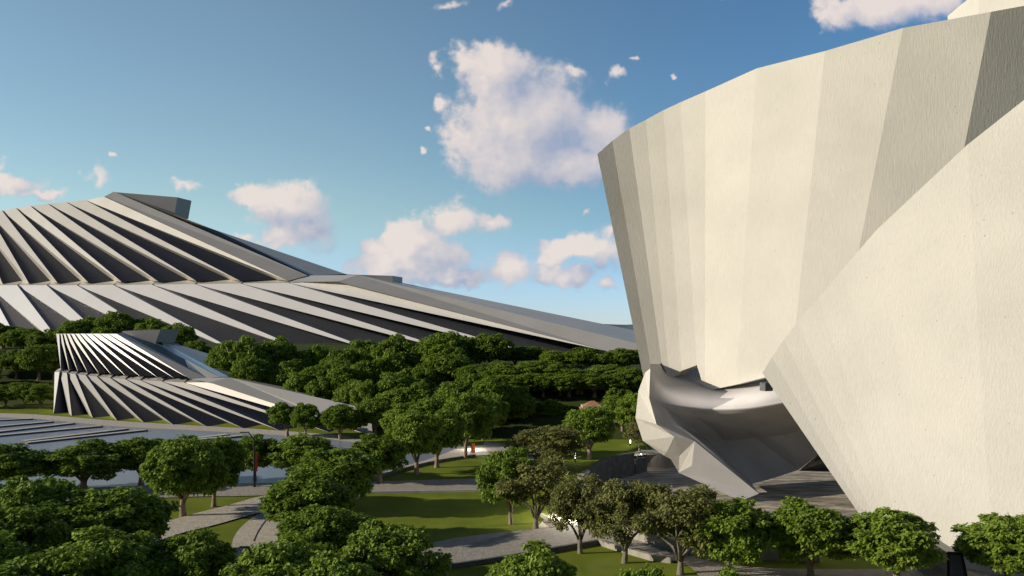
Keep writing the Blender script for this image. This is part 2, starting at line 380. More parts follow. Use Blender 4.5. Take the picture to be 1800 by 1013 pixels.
def glow(name, col, s):
    m = bpy.data.materials.new(name); m.use_nodes = True; t = m.node_tree; t.nodes.clear()
    e = nd(t, 'ShaderNodeEmission'); e.inputs[0].default_value = (*col, 1); e.inputs[1].default_value = s
    o = nd(t, 'ShaderNodeOutputMaterial'); lk(t, e.outputs[0], o.inputs[0])
    return m


M['lamp'] = glow('lamp_glow', (1, .95, .88), 6)


# ================================================================== ground
def sm(t):
    t = max(0.0, min(1.0, t)); return t * t * (3 - 2 * t)


# the sunken court in front of the shell building (plan polygon)
PZ = -2.0
court = [G(1113, 838, PZ), G(1062, 850, PZ), G(1040, 868, PZ), G(1062, 905, PZ), G(1150, 935, PZ), G(1300, 962, PZ), G(1480, 975, PZ), G(1800, 985, PZ), G(2100, 985, PZ),
         Vector((150, 95, 0)), Vector((150, 165, 0)), Vector((40, 165, 0)), G(1150, 806, PZ), G(1113, 825, PZ)]


def inside(x, y, poly):
    c = False; j = len(poly) - 1
    for i in range(len(poly)):
        a, b = poly[i], poly[j]
        if (a.y > y) != (b.y > y) and x < (b.x - a.x) * (y - a.y) / (b.y - a.y) + a.x:
            c = not c
        j = i
    return c


cc = sum((p for p in court), Vector()) / len(court)
court = [p + (p - cc).normalized() * 1.6 for p in court]


def hill(x, y):
    s = sm((x + 34) / 34)                     # the slope begins farther off behind the pavilion
    y0 = 204 * (1 - s) + 140 * s
    h = (12.5 * (1 - s) + 10.5 * s) * sm((y - y0) / (85 if s < .5 else 75))
    return h + (mnoise.noise(Vector((x * .03, y * .03, 0))) * .8 * sm((y - y0) / 40) if y > y0 else 0)


def terrain(x, y):
    if inside(x, y, court):
        return PZ
    if y > 900:
        return hill(x, 900) * (1 - sm((y - 900) / 2500)) - 2 * sm((y - 900) / 4000)
    return hill(x, y)


def axis(a, b, step, far_lo, far_hi):
    v = []
    x = a
    while x <= b:
        v.append(x); x += step
    st = step; x = b
    while x < far_hi:
        st *= 1.35; x += st; v.append(x)
    st = step; x = a
    while x > far_lo:
        st *= 1.35; x -= st; v.insert(0, x)
    return v


xs, ys = axis(-70, 110, 1.2, -6000, 6000), axis(40, 300, 1.3, -400, 9000)
gm = MB(); gm.v = [(x, y, terrain(x, y)) for y in ys for x in xs]
nx = len(xs)
for j in range(len(ys) - 1):
    for i in range(nx - 1):
        cxm, cym = (xs[i] + xs[i + 1]) / 2, (ys[j] + ys[j + 1]) / 2
        gm.f.append((j * nx + i, j * nx + i + 1, (j + 1) * nx + i + 1, (j + 1) * nx + i))
        y0 = 204 - 64 * sm((cxm + 34) / 34)
        gm.m.append(2 if inside(cxm, cym, court) else (1 if cym > y0 + 8 else 0))
ground = structure(gm.build('ground', [M['grass'], M['wild'], M['rock']], smooth=True))

# distant ridge on the horizon
hm = MB()
pr_ = []
for i in range(60):
    x = -500 + i * 60
    pr_.append((x, 4800, CH + 6 + 22 * max(0, mnoise.noise(Vector((i * .21, 3, 0)))) + 8 * mnoise.noise(Vector((i * .7, 9, 0)))))
for a, b in zip(pr_, pr_[1:]):
    hm.face([(a[0], 4500, -5), (b[0], 4500, -5), (b[0], 4800, b[2]), (a[0], 4800, a[2])])
    hm.face([(a[0], 4800, a[2]), (b[0], 4800, b[2]), (b[0], 5200, -5), (a[0], 5200, -5)])
structure(hm.build('hills', noisy('haze_blue_hill', (.10, .15, .19), (.14, .19, .23), .01, .95), weld=True))  # haze of the distance is put into the bluish colour


def gp(pts, z=0.0, n=0):
    return [G(x, y, 0) for x, y in (curve(pts, n) if n else pts)]


# --- paths, pond, roads: sheets a few centimetres apart
far_edge = [(-260, 727), (-60, 733), (60, 737), (200, 750), (330, 757), (440, 763), (560, 771), (640, 781), (720, 788), (812, 789)]
near_edge = [(812, 792), (760, 808), (700, 826), (655, 838), (600, 848), (480, 852), (250, 857), (0, 868), (-260, 885)]
sheet('pond', gp(far_edge, n=5) + gp(near_edge, n=5), M['water'], .03)
sheet('promenade', gp([(-260, 716), (-60, 725), (60, 729), (200, 740), (330, 748), (440, 754), (560, 763), (650, 773), (740, 780), (812, 780)], n=5)
      + gp(list(reversed(far_edge)), n=5), M['path'], .05)
sheet('waterside_path', gp([(812, 786), (760, 806), (700, 824), (655, 836), (600, 846)], n=5) + gp([(620, 856), (672, 838), (718, 824), (775, 811), (832, 802), (900, 798), (900, 780)], n=5), M['path'], .07)
sheet('park_road', gp([(-200, 880), (0, 866), (250, 855), (480, 850), (640, 848), (850, 842), (905, 838)], n=4)
      + gp([(925, 862), (850, 864), (640, 868), (560, 868), (440, 873), (300, 876), (0, 892), (-200, 905)], n=4), M['road'], .09)
sheet('cross_path', gp([(905, 838), (960, 790), (990, 765), (880, 757), (850, 775), (860, 800)], n=4) + gp([(880, 815), (890, 838)]), M['road'], .08)
sheet('footpath', gp([(60, 1000), (240, 935), (330, 908), (400, 890), (470, 872), (560, 866)], n=5) + gp([(560, 885), (450, 905), (380, 924), (300, 945), (200, 985), (150, 1013)], n=5), M['path'], .11)
sheet('curved_walk', gp([(405, 980), (412, 945), (440, 915), (478, 896), (540, 872)], n=5) + gp([(640, 872), (600, 905), (585, 960), (590, 1100)], n=5) + gp([(400, 1100)]), M['path'], .13)
sheet('lower_road', gp([(560, 1040), (700, 975), (780, 952), (860, 940), (950, 931), (1010, 925), (1060, 921)], n=5)
      + gp([(1085, 935), (1085, 952), (1050, 956), (930, 976), (850, 990), (770, 1003), (700, 1040)], n=4), M['road'], .10)
sheet('terrace_path', gp([(940, 931), (965, 905), (990, 870), (1005, 845), (1030, 826), (1070, 806), (1108, 796), (1150, 793), (1215, 800)], n=5)
      + gp([(1130, 800), (1075, 811), (1045, 826), (1030, 850), (1030, 885), (1050, 921)], n=5), M['path'], .06)
sheet('side_road', gp([(1060, 925), (1160, 960), (1230, 985), (1330, 1000), (1500, 1003), (1900, 1000)], n=4) + gp([(1900, 1100), (1350, 1100), (1215, 1000), (1150, 985), (1079, 966), (1052, 957)], n=4), M['road'], .12)
sheet('house_forecourt', gp([(880, 748), (960, 748), (1060, 752), (1060, 744), (880, 740)]), M['path'], .05)


# ================================================================== walls and kerbs
def wall(label, pts, h, t, mt, zb=0.0, name='low_wall', cat='wall', group=None, top=None):
    """a wall that follows plan points, thickness t, height h"""
    m = MB(); n = len(pts); nrm = []
    for i in range(n):
        d = pts[min(i + 1, n - 1)] - pts[max(i - 1, 0)]; d.z = 0; d.normalize(); nrm.append(Vector((-d.y, d.x, 0)) * t / 2)
    hs = h if isinstance(h, (list, tuple)) else [h] * n
    for i in range(n - 1):
        a, b = pts[i], pts[i + 1]; na, nb = nrm[i], nrm[i + 1]
        A = [Vector((p.x, p.y, zb - .3)) for p in (a - na, b - nb, b + nb, a + na)]
        T = [Vector((p.x, p.y, zb + hh)) for p, hh in zip((a - na, b - nb, b + nb, a + na), (hs[i], hs[i + 1], hs[i + 1], hs[i]))]
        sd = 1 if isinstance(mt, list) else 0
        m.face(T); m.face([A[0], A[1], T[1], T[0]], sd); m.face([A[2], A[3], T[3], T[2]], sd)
        if i == 0:
            m.face([A[3], A[0], T[0], T[3]], sd)
        if i == n - 2:
            m.face([A[1], A[2], T[2], T[1]], sd)
    return tag(m.build(name, mt, weld=True), label, cat, group)


wall('tall dark retaining wall curving along the sunken court', [G(x, y, PZ) for x, y in curve([(1018, 905), (1030, 868), (1062, 848), (1113, 836)], 5)],
     [1.6 + 1.7 * sm(i / 10) for i in range(16)], .5, M['wallstone'], PZ, 'retaining_wall')
wall('short stepped dark wall between the retaining wall and the round drum', [G(1115, 834, PZ), G(1135, 829, PZ)], 2.2, .5, M['wallstone'], PZ, 'retaining_wall')
drum = MB()
dc = G(1168, 822, PZ); dc.y += 3; ring = []
for i in range(25):
    a = math.radians(-200 + 220 * i / 24); ring.append(dc + Vector((math.cos(a) * 3.6, math.sin(a) * 3.6, 0)))
for a, b in zip(ring, ring[1:]):
    drum.face([a, b, b + Vector((0, 0, 2.1)), a + Vector((0, 0, 2.1))])
drum.face([p + Vector((0, 0, 2.1)) for p in ring])
tag(drum.build('curved_wall', M['palewall'], weld=True), 'pale round drum wall under the lip of the shell building', 'wall')
wall('pale stone wall behind the olive trees, stepping down to the right', [G(1078, 937), G(1140, 957), G(1217, 977)], [.9, 1.0, 1.1], .4, M['palewall'])
wall('dark kerb wall along the back of the lower lawn', [G(930, 978), G(990, 968), G(1052, 957)], .45, .35, M['wallstone'], 0, 'kerb_wall')
wall('pale topped low wall stepping along the right side of the lower lawn', [G(1054, 957.5), G(1079, 966), G(1145, 985), G(1180, 990)], .5, .4, M['palewall'])
wall('low kerb at the left end of the lower lawn beside the cobbled road', [G(762, 1004), G(850, 991), G(926, 978.5)], .4, .3, M['wallstone'], 0, 'kerb_wall')
wall('thin pale kerb between the park road and the striped lawn', [G(x, y) for x, y in curve([(640, 868), (740, 866), (850, 864), (925, 862)], 3)], .25, .3, M['bench'], 0, 'kerb')
wall('dark kerb along the lawn beside the waterside path', [G(x, y) for x, y in curve([(655, 846), (680, 836), (725, 823), (780, 811), (835, 803)], 4)], .35, .3, M['wallstone'], 0, 'kerb')
wall('slanted white edged kerb beside the terrace path by the lit pavement', [G(952, 908), G(968, 918), G(978, 926)], .35, .3, M['palewall'], 0, 'kerb')
wall('thin dark groove kerb crossing the pale curved walk', [G(x, y) for x, y in curve([(446, 954), (455, 935), (468, 917), (486, 903)], 4)], .06 + .09, .12, M['dark_metal'], 0, 'kerb')
wall('pale stone wall in tree shade under the front shell', [G(1250, 978), G(1330, 984), G(1440, 988)], 1.3, .4, M['palewall'])

# piers: low stone strips in the pond, tops pale, sides dark
piers = [((-40, 742), (58, 738), 'short pale stone strip farthest left in the pond'), ((-60, 757), (92, 743), 'second stone strip in the pond, left of the pavilion corner'),
         ((-80, 770), (128, 746), 'long stone strip in the pond ending below the pavilion corner'), ((40, 778), (222, 756), 'brownish stone strip in the middle of the pond'),
         ((45, 781), (256, 758), 'long pale stone strip in the middle of the pond with a dark edge'), ((-90, 776), (178, 751), 'bright stone strip in the pond below the ribbed pavilion'),
         ((180, 793), (400, 766), 'thin pale stone strip behind the trees near the lamp post'), ((275, 782), (426, 768), 'stone strip in the pond pointing at the lamp post with the red banner'),
         ((472, 786), (506, 782), 'short yellowish stone strip right of the lamp post')]
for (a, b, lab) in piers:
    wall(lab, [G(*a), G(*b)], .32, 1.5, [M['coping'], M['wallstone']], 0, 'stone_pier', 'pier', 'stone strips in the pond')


# ================================================================== the two ribbed halls
def lerp(a, b, t):
    return a + (b - a) * t


def ribs(root, T, tips, aT, bV, fv, mt, shade_mt=None):
    """folded plates: each rib a light face that turns one way, a return that turns the other way"""
    n = len(tips)
    for i in range(n):
        m = MB()
        L, R = P(*T[i]), P(T[i + 1][0], T[i + 1][1], T[i + 1][2] - aT)
        Pt = P(*tips[i])
        m.face([L, R, Pt])
        Ln = P(*T[i + 1]); V = None
        if i < n - 1:
            a, b = tips[i], tips[i + 1]
            V = P(lerp(a[0], b[0], fv), lerp(a[1], b[1], fv) - (2 if a[2] > 250 else 3), lerp(a[2], b[2], fv) + bV)
            m.face([Ln, P(*b), V])
        rp = m.build('rib_panel', mt, root)
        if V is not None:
            g_ = MB(); g_.face([R, Ln, V, Pt]); g_.build('shaded_plate', shade_mt or M['rib_shade'], rp)  # plate turned away from the sun, its shade painted dark


def poly(root, name, pts, mt):
    m = MB(); m.face([P(*p) for p in pts]); return m.build(name, mt, root)


# ---- large hall on the rise behind the wood
hall = thing('ribbed_hall', 'huge pale metal hall with two tiers of slanting folded ribs beyond the trees', 'building')
U = [(-150, 392), (-110, 385), (-75, 379), (-48, 376), (-22, 373), (3, 370), (28, 366), (53, 362), (84, 358.5), (116, 355.5), (150, 352), (183, 346)]
Yh = lambda px, o=0: 1 / (.002222 + (px + 100) * 9.1e-7) + o      # a straight front whose right end stands nearer
UT = [(x, y, Yh(x, 98)) for x, y in U]
ut = [(-105, 502), (-72, 502), (-35, 501), (5, 500), (51, 498.5), (101, 497.5), (155, 497), (214, 496), (278, 495), (345, 494), (422, 494)]
utips = [(x, y, Yh(x, 36)) for x, y in ut]
utips.append((506, 494, Yh(506, 36)))     # the topmost rib runs along the end band
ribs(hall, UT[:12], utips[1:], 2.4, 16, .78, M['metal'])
LT = [(-190, 503), (-130, 503), (-75, 502), (-22, 501.5), (30, 501.5), (82, 501.5), (135, 501.5), (199, 501), (267, 500.5), (342, 499.5), (423, 498.5), (507, 497.5), (593, 495)]
lt = [(-120, 640), (-65, 635), (-15, 630), (46, 626), (123, 624), (213, 623), (327, 622), (425, 622), (550, 622), (675, 622), (815, 622), (943, 623), (1070, 618)]
LTp = [(x, y, Yh(x, 32)) for x, y in LT]
ltips = [(x, y, Yh(x, -8)) for x, y in lt]
ribs(hall, LTp, ltips[1:], 2.6, 24, .9, M['silver'], M['silver_shade'])
# ledge between the tiers
m = MB()
for i in range(len(LT) - 1):
    a, b = LTp[i], LTp[i + 1]
    m.face([P(a[0], a[1], a[2]), P(b[0], b[1], b[2] - 2.6), P(b[0] + 12, b[1] - 9 + (3 if i > 9 else 0), b[2] + 24), P(a[0] + 12, a[1] - 9, a[2] + 24)])
m.build('ledge', M['metal'], hall)
# end bands and crests at the right
m = MB()
m.face([P(184, 345.5, Yh(184, 95.6)), P(200, 337, Yh(200, 102)), P(541, 484.5, Yh(541, 46)), P(506, 494, Yh(506, 36))])
m.face([P(593, 495, Yh(593, 24)), P(628, 483.5, Yh(628, 36)), P(1120, 604, Yh(1120, 2)), P(1130, 640, Yh(1120, -8)), P(1069, 618, Yh(1070, -8))])
m.build('end_band', M['metal_edge'], hall)
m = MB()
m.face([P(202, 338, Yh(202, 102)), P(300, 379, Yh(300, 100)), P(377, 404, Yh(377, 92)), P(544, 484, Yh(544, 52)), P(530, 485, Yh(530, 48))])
m.build('shaded_recess', M['dark_metal'], hall)  # shadow in the gap behind the end band, put into a near-black colour
m = MB()
m.face([P(377, 404, Yh(377, 92)), P(480, 439, Yh(480, 90)), P(608, 482, Yh(608, 88)), P(544, 485, Yh(544, 56))])
m.face([P(628, 483.5, Yh(628, 36)), P(700, 496, Yh(700, 62)), P(1000, 558, Yh(1000, 44)), P(1130, 584, Yh(1130, 34)), P(1130, 607, Yh(1130, 2))])
m.face([P(508, 496, Yh(508, 33)), P(544, 484.5, Yh(544, 50)), P(628, 483.5, Yh(628, 38)), P(593, 495, Yh(593, 24))])
m.build('crest_panel', M['metal'], hall)


def fin(root, pts, Y, t, mt):
    m = MB(); a = [P(x, y, Y) for x, y in pts]; b = [p + Vector((3, t, 0)) for p in a]
    m.face(a); m.face(b[::-1])
    for i in range(len(a)):
        j = (i + 1) % len(a); m.face([a[i], b[i], b[j], a[j]])
    return m.build('roof_fin', mt, root)


fin(hall, [(203, 338), (312, 347), (306, 380), (302, 380)], Yh(250, 108), 14, M['metal_edge'])
fin(hall, [(608, 482.5), (690, 485), (690, 496), (640, 492)], Yh(640, 46), 12, M['metal_edge'])
# roof and rear walls
m = MB()
tops = [P(x, y, Yy) for x, y, Yy in UT[:12]] + [P(200, 337, Yh(200, 102)), P(377, 404, Yh(377, 92)), P(608, 482, Yh(608, 88)), P(700, 496, Yh(700, 62)), P(1000, 558, Yh(1000, 44)), P(1130, 584, Yh(1130, 34))]
back = [Vector((p.x * 1.12, p.y + 95, max(p.z - 22, 6))) for p in tops]
for i in range(len(tops) - 1):
    m.face([tops[i], tops[i + 1], back[i + 1], back[i]])
    m.face([back[i], back[i + 1], Vector((back[i + 1].x, back[i + 1].y + 4, 4)), Vector((back[i].x, back[i].y + 4, 4))])
m.build('roof', M['metal'], hall)

# ---- small pavilion by the pond
pav = thing('ribbed_pavilion', 'smaller two tier pavilion of folded metal ribs beside the pond', 'building')
Yp = lambda px, o=0: 194 - (px - 95) * .0655 + o
pU = [99, 104, 109, 115, 122, 130, 139, 149, 161, 174, 189, 205]
pUT = [(x, 587, Yp(x, 26)) for x in pU]
pt = [(107, 651), (122, 652), (137, 653.5), (154, 655), (174, 657), (196, 659), (221, 661), (247, 662.5), (277, 663.5), (305, 664), (331, 664.5)]
ptips = [(x, y, Yp(x, 13)) for x, y in pt]
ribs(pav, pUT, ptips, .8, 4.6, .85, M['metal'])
zx = lambda v: v / 3.6178
pL = [(96, 654), (104.5, 654), (117.5, 656), (132.5, 658), (150.5, 660), (170, 662.3), (193.5, 664.5), (219.7, 666.4), (246, 668.4), (284, 670.5), (323, 672.5), (368, 672.5)]
pLT = [(x, y, Yp(x, 11.5)) for x, y in pL]
pl = [(94, 728), (126, 731.5), (163, 734.7), (206, 739.6), (253, 743), (305.5, 747.5), (363.5, 750.2), (428.5, 753.6), (491, 756.5), (579, 760), (640, 762)]
pltips = [(x, y, F * CH / (y - HY)) for x, y in pl]
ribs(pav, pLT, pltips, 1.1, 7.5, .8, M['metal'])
m = MB()
for i in range(len(pLT) - 1):
    a, b = pLT[i], pLT[i + 1]
    m.face([P(a[0], a[1], a[2]), P(b[0], b[1], b[2] - 1.1), P(b[0] + 9, b[1] - 8.5, b[2] + 8), P(a[0] + 6, a[1] - 5, a[2] + 8)])
m.build('ledge', M['metal'], pav)
m = MB()
m.face([P(205, 587, Yp(205, 25.2)), P(213.5, 584.8, Yp(213, 30)), P(363, 664.3, Yp(363, 16)), P(331, 664.8, Yp(331, 12.6))])
m.face([P(368, 672.5, Yp(368, 9)), P(403, 663.6, Yp(403, 14)), P(651, 720, Yp(651, 6)), P(655, 765, Yp(651, -2)), P(640, 762, Yp(640, -1))])
m.build('end_band', M['metal_edge'], pav)
m = MB()
m.face([P(403, 663.6, Yp(403, 14)), P(480, 675, Yp(480, 26)), P(651, 717, Yp(651, 18)), P(651, 722, Yp(651, 6))])
m.face([P(331, 666, Yp(331, 12)), P(363, 664.2, Yp(363, 16)), P(403, 663.6, Yp(403, 14.5)), P(368, 672.5, Yp(368, 9.5))])
m.face([P(325, 632, Yp(325, 28)), P(386, 663, Yp(386, 18)), P(363, 664.5, Yp(363, 16)), P(330, 646, Yp(330, 20))])
m.build('crest_panel', M['metal'], pav)
m = MB(); m.face([P(214.5, 585.5, Yp(214, 30)), P(270, 604, Yp(270, 36)), P(330, 634, Yp(330, 28)), P(334, 649, Yp(334, 20))]); m.build('shaded_recess', M['dark_metal'], pav)  # black strip beside the skylight: its shade is painted in the colour
m = MB(); m.face([P(270, 604, Yp(270, 36)), P(300, 610, Yp(300, 38)), P(403, 662.5, Yp(403, 18)), P(386, 663, Yp(386, 18)), P(325, 632, Yp(325, 28))]); m.build('skylight', M['blue_glass'], pav)
m = MB()
m.face([P(273, 597, Yp(273, 42)), P(277, 594, Yp(277, 48)), P(340, 616, Yp(340, 48)), P(415, 644, Yp(415, 42)), P(471, 656, Yp(471, 38)), P(560, 683, Yp(560, 32)), P(645, 714, Yp(645, 22)),
        P(651, 718, Yp(651, 18)), P(480, 675, Yp(480, 26)), P(403, 663, Yp(403, 18)), P(300, 610, Yp(300, 38))])
m.build('roof', M['roof_grey'], pav)
b_ = fin(pav, [(214.5, 584.5), (216, 582), (282, 579.5), (273, 604), (268, 603)], Yp(250, 38), 5, M['metal_edge'])
m = MB(); p0 = P(444, 656, Yp(444, 30)); m.box(p0, (6.2, 5, 1.9), 0.0); m.build('roof_box', M['metal_edge'], pav)
m = MB()
tp = [P(x, y, Yy) for x, y, Yy in pUT] + [P(213.5, 584.8, Yp(213, 30))]
bk = [Vector((p.x * 1.02 + 4, p.y + 26, p.z * .75)) for p in tp]
for i in range(len(tp) - 1):
    m.face([tp[i], tp[i + 1], bk[i + 1], bk[i]]); m.face([bk[i], bk[i + 1], Vector((bk[i + 1].x, bk[i + 1].y + 1, 0)), Vector((bk[i].x, bk[i].y + 1, 0))])
q = [P(94, 728, 194), P(96, 654, Yp(96, 11.5)), P(107, 651, Yp(107, 13)), P(99, 587, Yp(99, 26)), bk[0], Vector((bk[0].x, bk[0].y + 1, 0))]
m.face(q)
m.build('rear_wall', M['metal'], pav)


# ================================================================== the shell building
def facets(U, L, YU, YL, turn, lo, hi):
    """a folded wall of flat facets between an upper and a lower outline: every fold is turned about the last edge until the facet
    stands at the wanted angle to the low sun"""
    u, l = P(*U[0], YU), P(*L[0], YL)
    top, bot = [u], [l]
    cam0 = Vector((0, 0, CH))
    for i, t in enumerate(turn):
        e = (u - l).normalized(); a = e.cross(Vector((0, 1, 0))).normalized(); b = e.cross(a); best = None
        ru, rl = P(*U[i + 1], 1.0) - cam0, P(*L[i + 1], 1.0) - cam0
        for k_ in range(1440):
            n = a * math.cos(k_ * math.pi / 720) + b * math.sin(k_ * math.pi / 720)
            if n.dot((cam0 - u).normalized()) < .06:
                continue
            du, dl = ru.dot(n), rl.dot(n)
            if abs(du) < .02 or abs(dl) < .02:
                continue
            yu, yl = (u - cam0).dot(n) / du, (l - cam0).dot(n) / dl
            if not (lo < yu < hi and lo < yl < hi):
                continue
            sc = abs(n.dot(sdir) - t) * 10 + (abs(yu - u.y) + abs(yl - l.y)) * .03
            if best is None or sc < best[0]:
                best = (sc, yu, yl)
        u, l = P(*U[i + 1], best[1]), P(*L[i + 1], best[2])
        top.append(u); bot.append(l)
    return top, bot


def shell(root, name, top, bot, off, mt):
    m = MB(); n = len(top); off = Vector(off)
    tb, bb = [p + off for p in top], [p + off for p in bot]
    for i in range(n - 1):
        m.face([bot[i], bot[i + 1], top[i + 1], top[i]]); m.face([tb[i], tb[i + 1], bb[i + 1], bb[i]])
        m.face([top[i], top[i + 1], tb[i + 1], tb[i]]); m.face([bb[i], bb[i + 1], bot[i + 1], bot[i]])
    m.face([top[0], tb[0], bb[0], bot[0]]); m.face([bot[-1], bb[-1], tb[-1], top[-1]])
    return m.build(name, mt, root)


opera = thing('shell_building', 'towering pale concrete building of curved faceted shells at the right', 'building')
tpx = [1050, 1076, 1106, 1135, 1166, 1196, 1240, 1330, 1450, 1587, 1742, 1900]
tpy = [271, 248, 226, 211, 194, 180, 161, 120.5, 90, 49.5, 21, -8]
bpx = [1132, 1145, 1163, 1177, 1198, 1225, 1239, 1295, 1390, 1470, 1620, 1780]
bpy_ = [668, 650, 638, 668, 652, 642, 688, 676, 652, 640, 640, 640]
tower_top, tower_bot = facets(list(zip(tpx, tpy)), list(zip(bpx, bpy_)), 128, 122, [.13, .29, .50, .60, .68, .75, .85, .80, .70, .52, .16], 70, 145)
shell(opera, 'tower_shell', tower_top, tower_bot, (1.5, 1.3, 0), M['concrete'])

# foreground shell
upx = [1340, 1357, 1378, 1402, 1438, 1480, 1540, 1620, 1700, 1800, 1930, 2150]
upy = [656, 628, 597, 566, 525, 475, 405, 330, 255, 176, 85, -40]
lpx = [1540, 1558, 1574, 1590, 1606, 1624, 1648, 1688, 1745, 1830, 1960, 2180]
lpy = [946, 970, 982, 988, 992, 994, 996, 998, 1000, 1003, 1008, 1016]
fs_top, fs_bot = facets(list(zip(upx, upy)), list(zip(lpx, lpy)), 86, 75, [.6, .68, .74, .78, .81, .83, .84, .84, .8, .77, .66], 45, 110)
fs_bot = [b + (b - a) * ((b.z + .6) / (a.z - b.z)) for a, b in zip(fs_top, fs_bot)]      # each fold runs on down into the ground
shell(opera, 'front_shell', fs_top, fs_bot, (1.6, 1.2, 0), M['concrete'])
# far shell rising behind the tower's right end
bs_t = [P(1666, 28, 130), P(1702, -2, 126), P(1722, -20, 123), P(1900, -170, 112)]
bs_b = [P(1640, 830, 131), P(1655, 834, 128), P(1680, 840, 124), P(1920, 862, 114)]
shell(opera, 'rear_shell', bs_t, bs_b, (1.5, 1.5, 0), M['concrete'])

# lower shell: cut lip, hollow inside, underside fold
lo = [(1134, 655, 113), (1122, 688, 112), (1117, 735, 111), (1130, 775, 110.5), (1167, 801, 110.5), (1194, 815, 111)]
li = [(1143, 648, 111), (1141, 700, 110), (1154, 746, 109), (1185, 768, 108.5), (1221, 776, 108.5)]
m = MB()
LO = [P(*p) for p in lo]; LI = [P(*p) for p in li]
inner_corner = P(1194, 802, 109.6)
for i in range(3):
    m.face([LO[i], LI[i], LI[i + 1], LO[i + 1]])
m.face([LO[3], LI[3], P(1172, 795, 109.6), LO[4]])
m.face([LI[3], LI[4], inner_corner, P(1172, 795, 109.6)])
tip_r, tip = P(1216, 819, 109), P(1193, 831, 110)
m.face([LI[4], tip_r, tip, inner_corner]); m.face([LO[4], P(1172, 795, 109.6), inner_corner, tip, LO[5]])
m.build('lip', M['concrete'], opera)
# hollow: rows from under the tower down to the ground
rows = []
ctl = [  # columns: top, bulge, crest, middle, foot
    [(1143, 640, 114), (1141, 688, 110.8), (1142, 708, 110), (1154, 746, 109), (1185, 768, 108.5)],
    [(1172, 640, 126), (1168, 697, 113.4), (1169, 716, 112.2), (1195, 750, 113.6), (1221, 776, 108.5)],
    [(1215, 640, 126.5), (1212, 704, 114.4), (1213, 723, 113.2), (1235, 765, 117), (1275, 815, 113)],
    [(1260, 640, 127.5), (1258, 707, 113.4), (1260, 728, 112.2), (1275, 775, 119), (1322, 851, 117)],
    [(1310, 640, 123.5), (1310, 705, 110.8), (1313, 725, 109.6), (1328, 770, 119), (1362, 840, 119)],
    [(1350, 640, 120), (1352, 700, 108.8), (1362, 718, 107.6), (1378, 765, 117), (1404, 826, 120)],
    [(1420, 640, 113), (1420, 688, 106.4), (1425, 704, 105.4), (1430, 750, 115), (1437, 800, 119)],
]
m = MB(); gpts = [[P(*p) for p in c] for c in ctl]
# refine the two upper bands with smooth in-between points
ref = []
for c in gpts:
    col_ = []
    q = [c[0]] + c + [c[-1]]
    for i in range(1, 3):
        for j in range(6):
            t = j / 6
            col_.append(.5 * ((2 * q[i]) + (-q[i - 1] + q[i + 1]) * t + (2 * q[i - 1] - 5 * q[i] + 4 * q[i + 1] - q[i + 2]) * t * t + (-q[i - 1] + 3 * q[i] - 3 * q[i + 1] + q[i + 2]) * t ** 3))
    ref.append(col_ + c[2:])
up = MB()
fine = []
rq = [ref[0]] + ref + [ref[-1]]
for i in range(1, len(rq) - 2):
    for j in range(6):
        t = j / 6; row = []
        for k_ in range(13):
            A_, B_, C_, D_ = (rq[i + o][k_] for o in (-1, 0, 1, 2))
            row.append(.5 * ((2 * B_) + (-A_ + C_) * t + (2 * A_ - 5 * B_ + 4 * C_ - D_) * t * t + (-A_ + 3 * B_ - 3 * C_ + D_) * t ** 3))
        fine.append(row)
fine.append(ref[-1][:13])
for a, b in zip(fine, fine[1:]):
    for i in range(12):
        up.face([a[i], b[i], b[i + 1], a[i + 1]])
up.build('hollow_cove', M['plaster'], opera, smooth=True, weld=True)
for a, b in zip(gpts, gpts[1:]):
    for i in range(2, 4):
        m.face([a[i], b[i], b[i + 1], a[i + 1]])
m.face([P(1437, 800, 119), P(1425, 704, 105.4), P(1480, 700, 108), P(1500, 800, 122)])
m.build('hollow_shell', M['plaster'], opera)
# unseen area lamp added before the tower's edge: it washes the shelf of the hollow
aim = P(1265, 706, 113.0); src = aim + Vector((-1.5, -4.5, 9.5))
zz = (src - aim).normalized(); xx = Vector((.93, -.36, 0)); yy = zz.cross(xx).normalized(); xx = yy.cross(zz)
ld = bpy.data.lights.new('added_shelf_lamp', 'AREA'); ld.energy = 190; ld.color = (1, .93, .86); ld.shape = 'RECTANGLE'; ld.size = 13; ld.size_y = .8; ld.spread = math.radians(46)
l = bpy.data.objects.new('added_shelf_lamp', ld); COL.objects.link(l); l.location = src; l.parent = opera
l.rotation_euler = Matrix((xx, yy, zz)).transposed().to_euler()
m = MB()
e1, e2 = P(1334, 868, 107), P(1302, 881, 106.5)
m.face([tip, tip_r, e1, e2]); m.face([tip_r, LI[4], P(1275, 815, 113), P(1322, 851, 117), e1])
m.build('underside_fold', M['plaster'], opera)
m = MB(); m.face([P(1404, 828, 121), P(1437, 800, 120), P(1520, 795, 124), P(1520, 830, 124)]); m.build('dark_opening', M['glass'], opera)
m = MB(); c0 = P(1347, 680, 88.6); m.box(c0, (.9, 1.0, .85), .3); m.build('corner_bracket', M['wallstone'], opera)
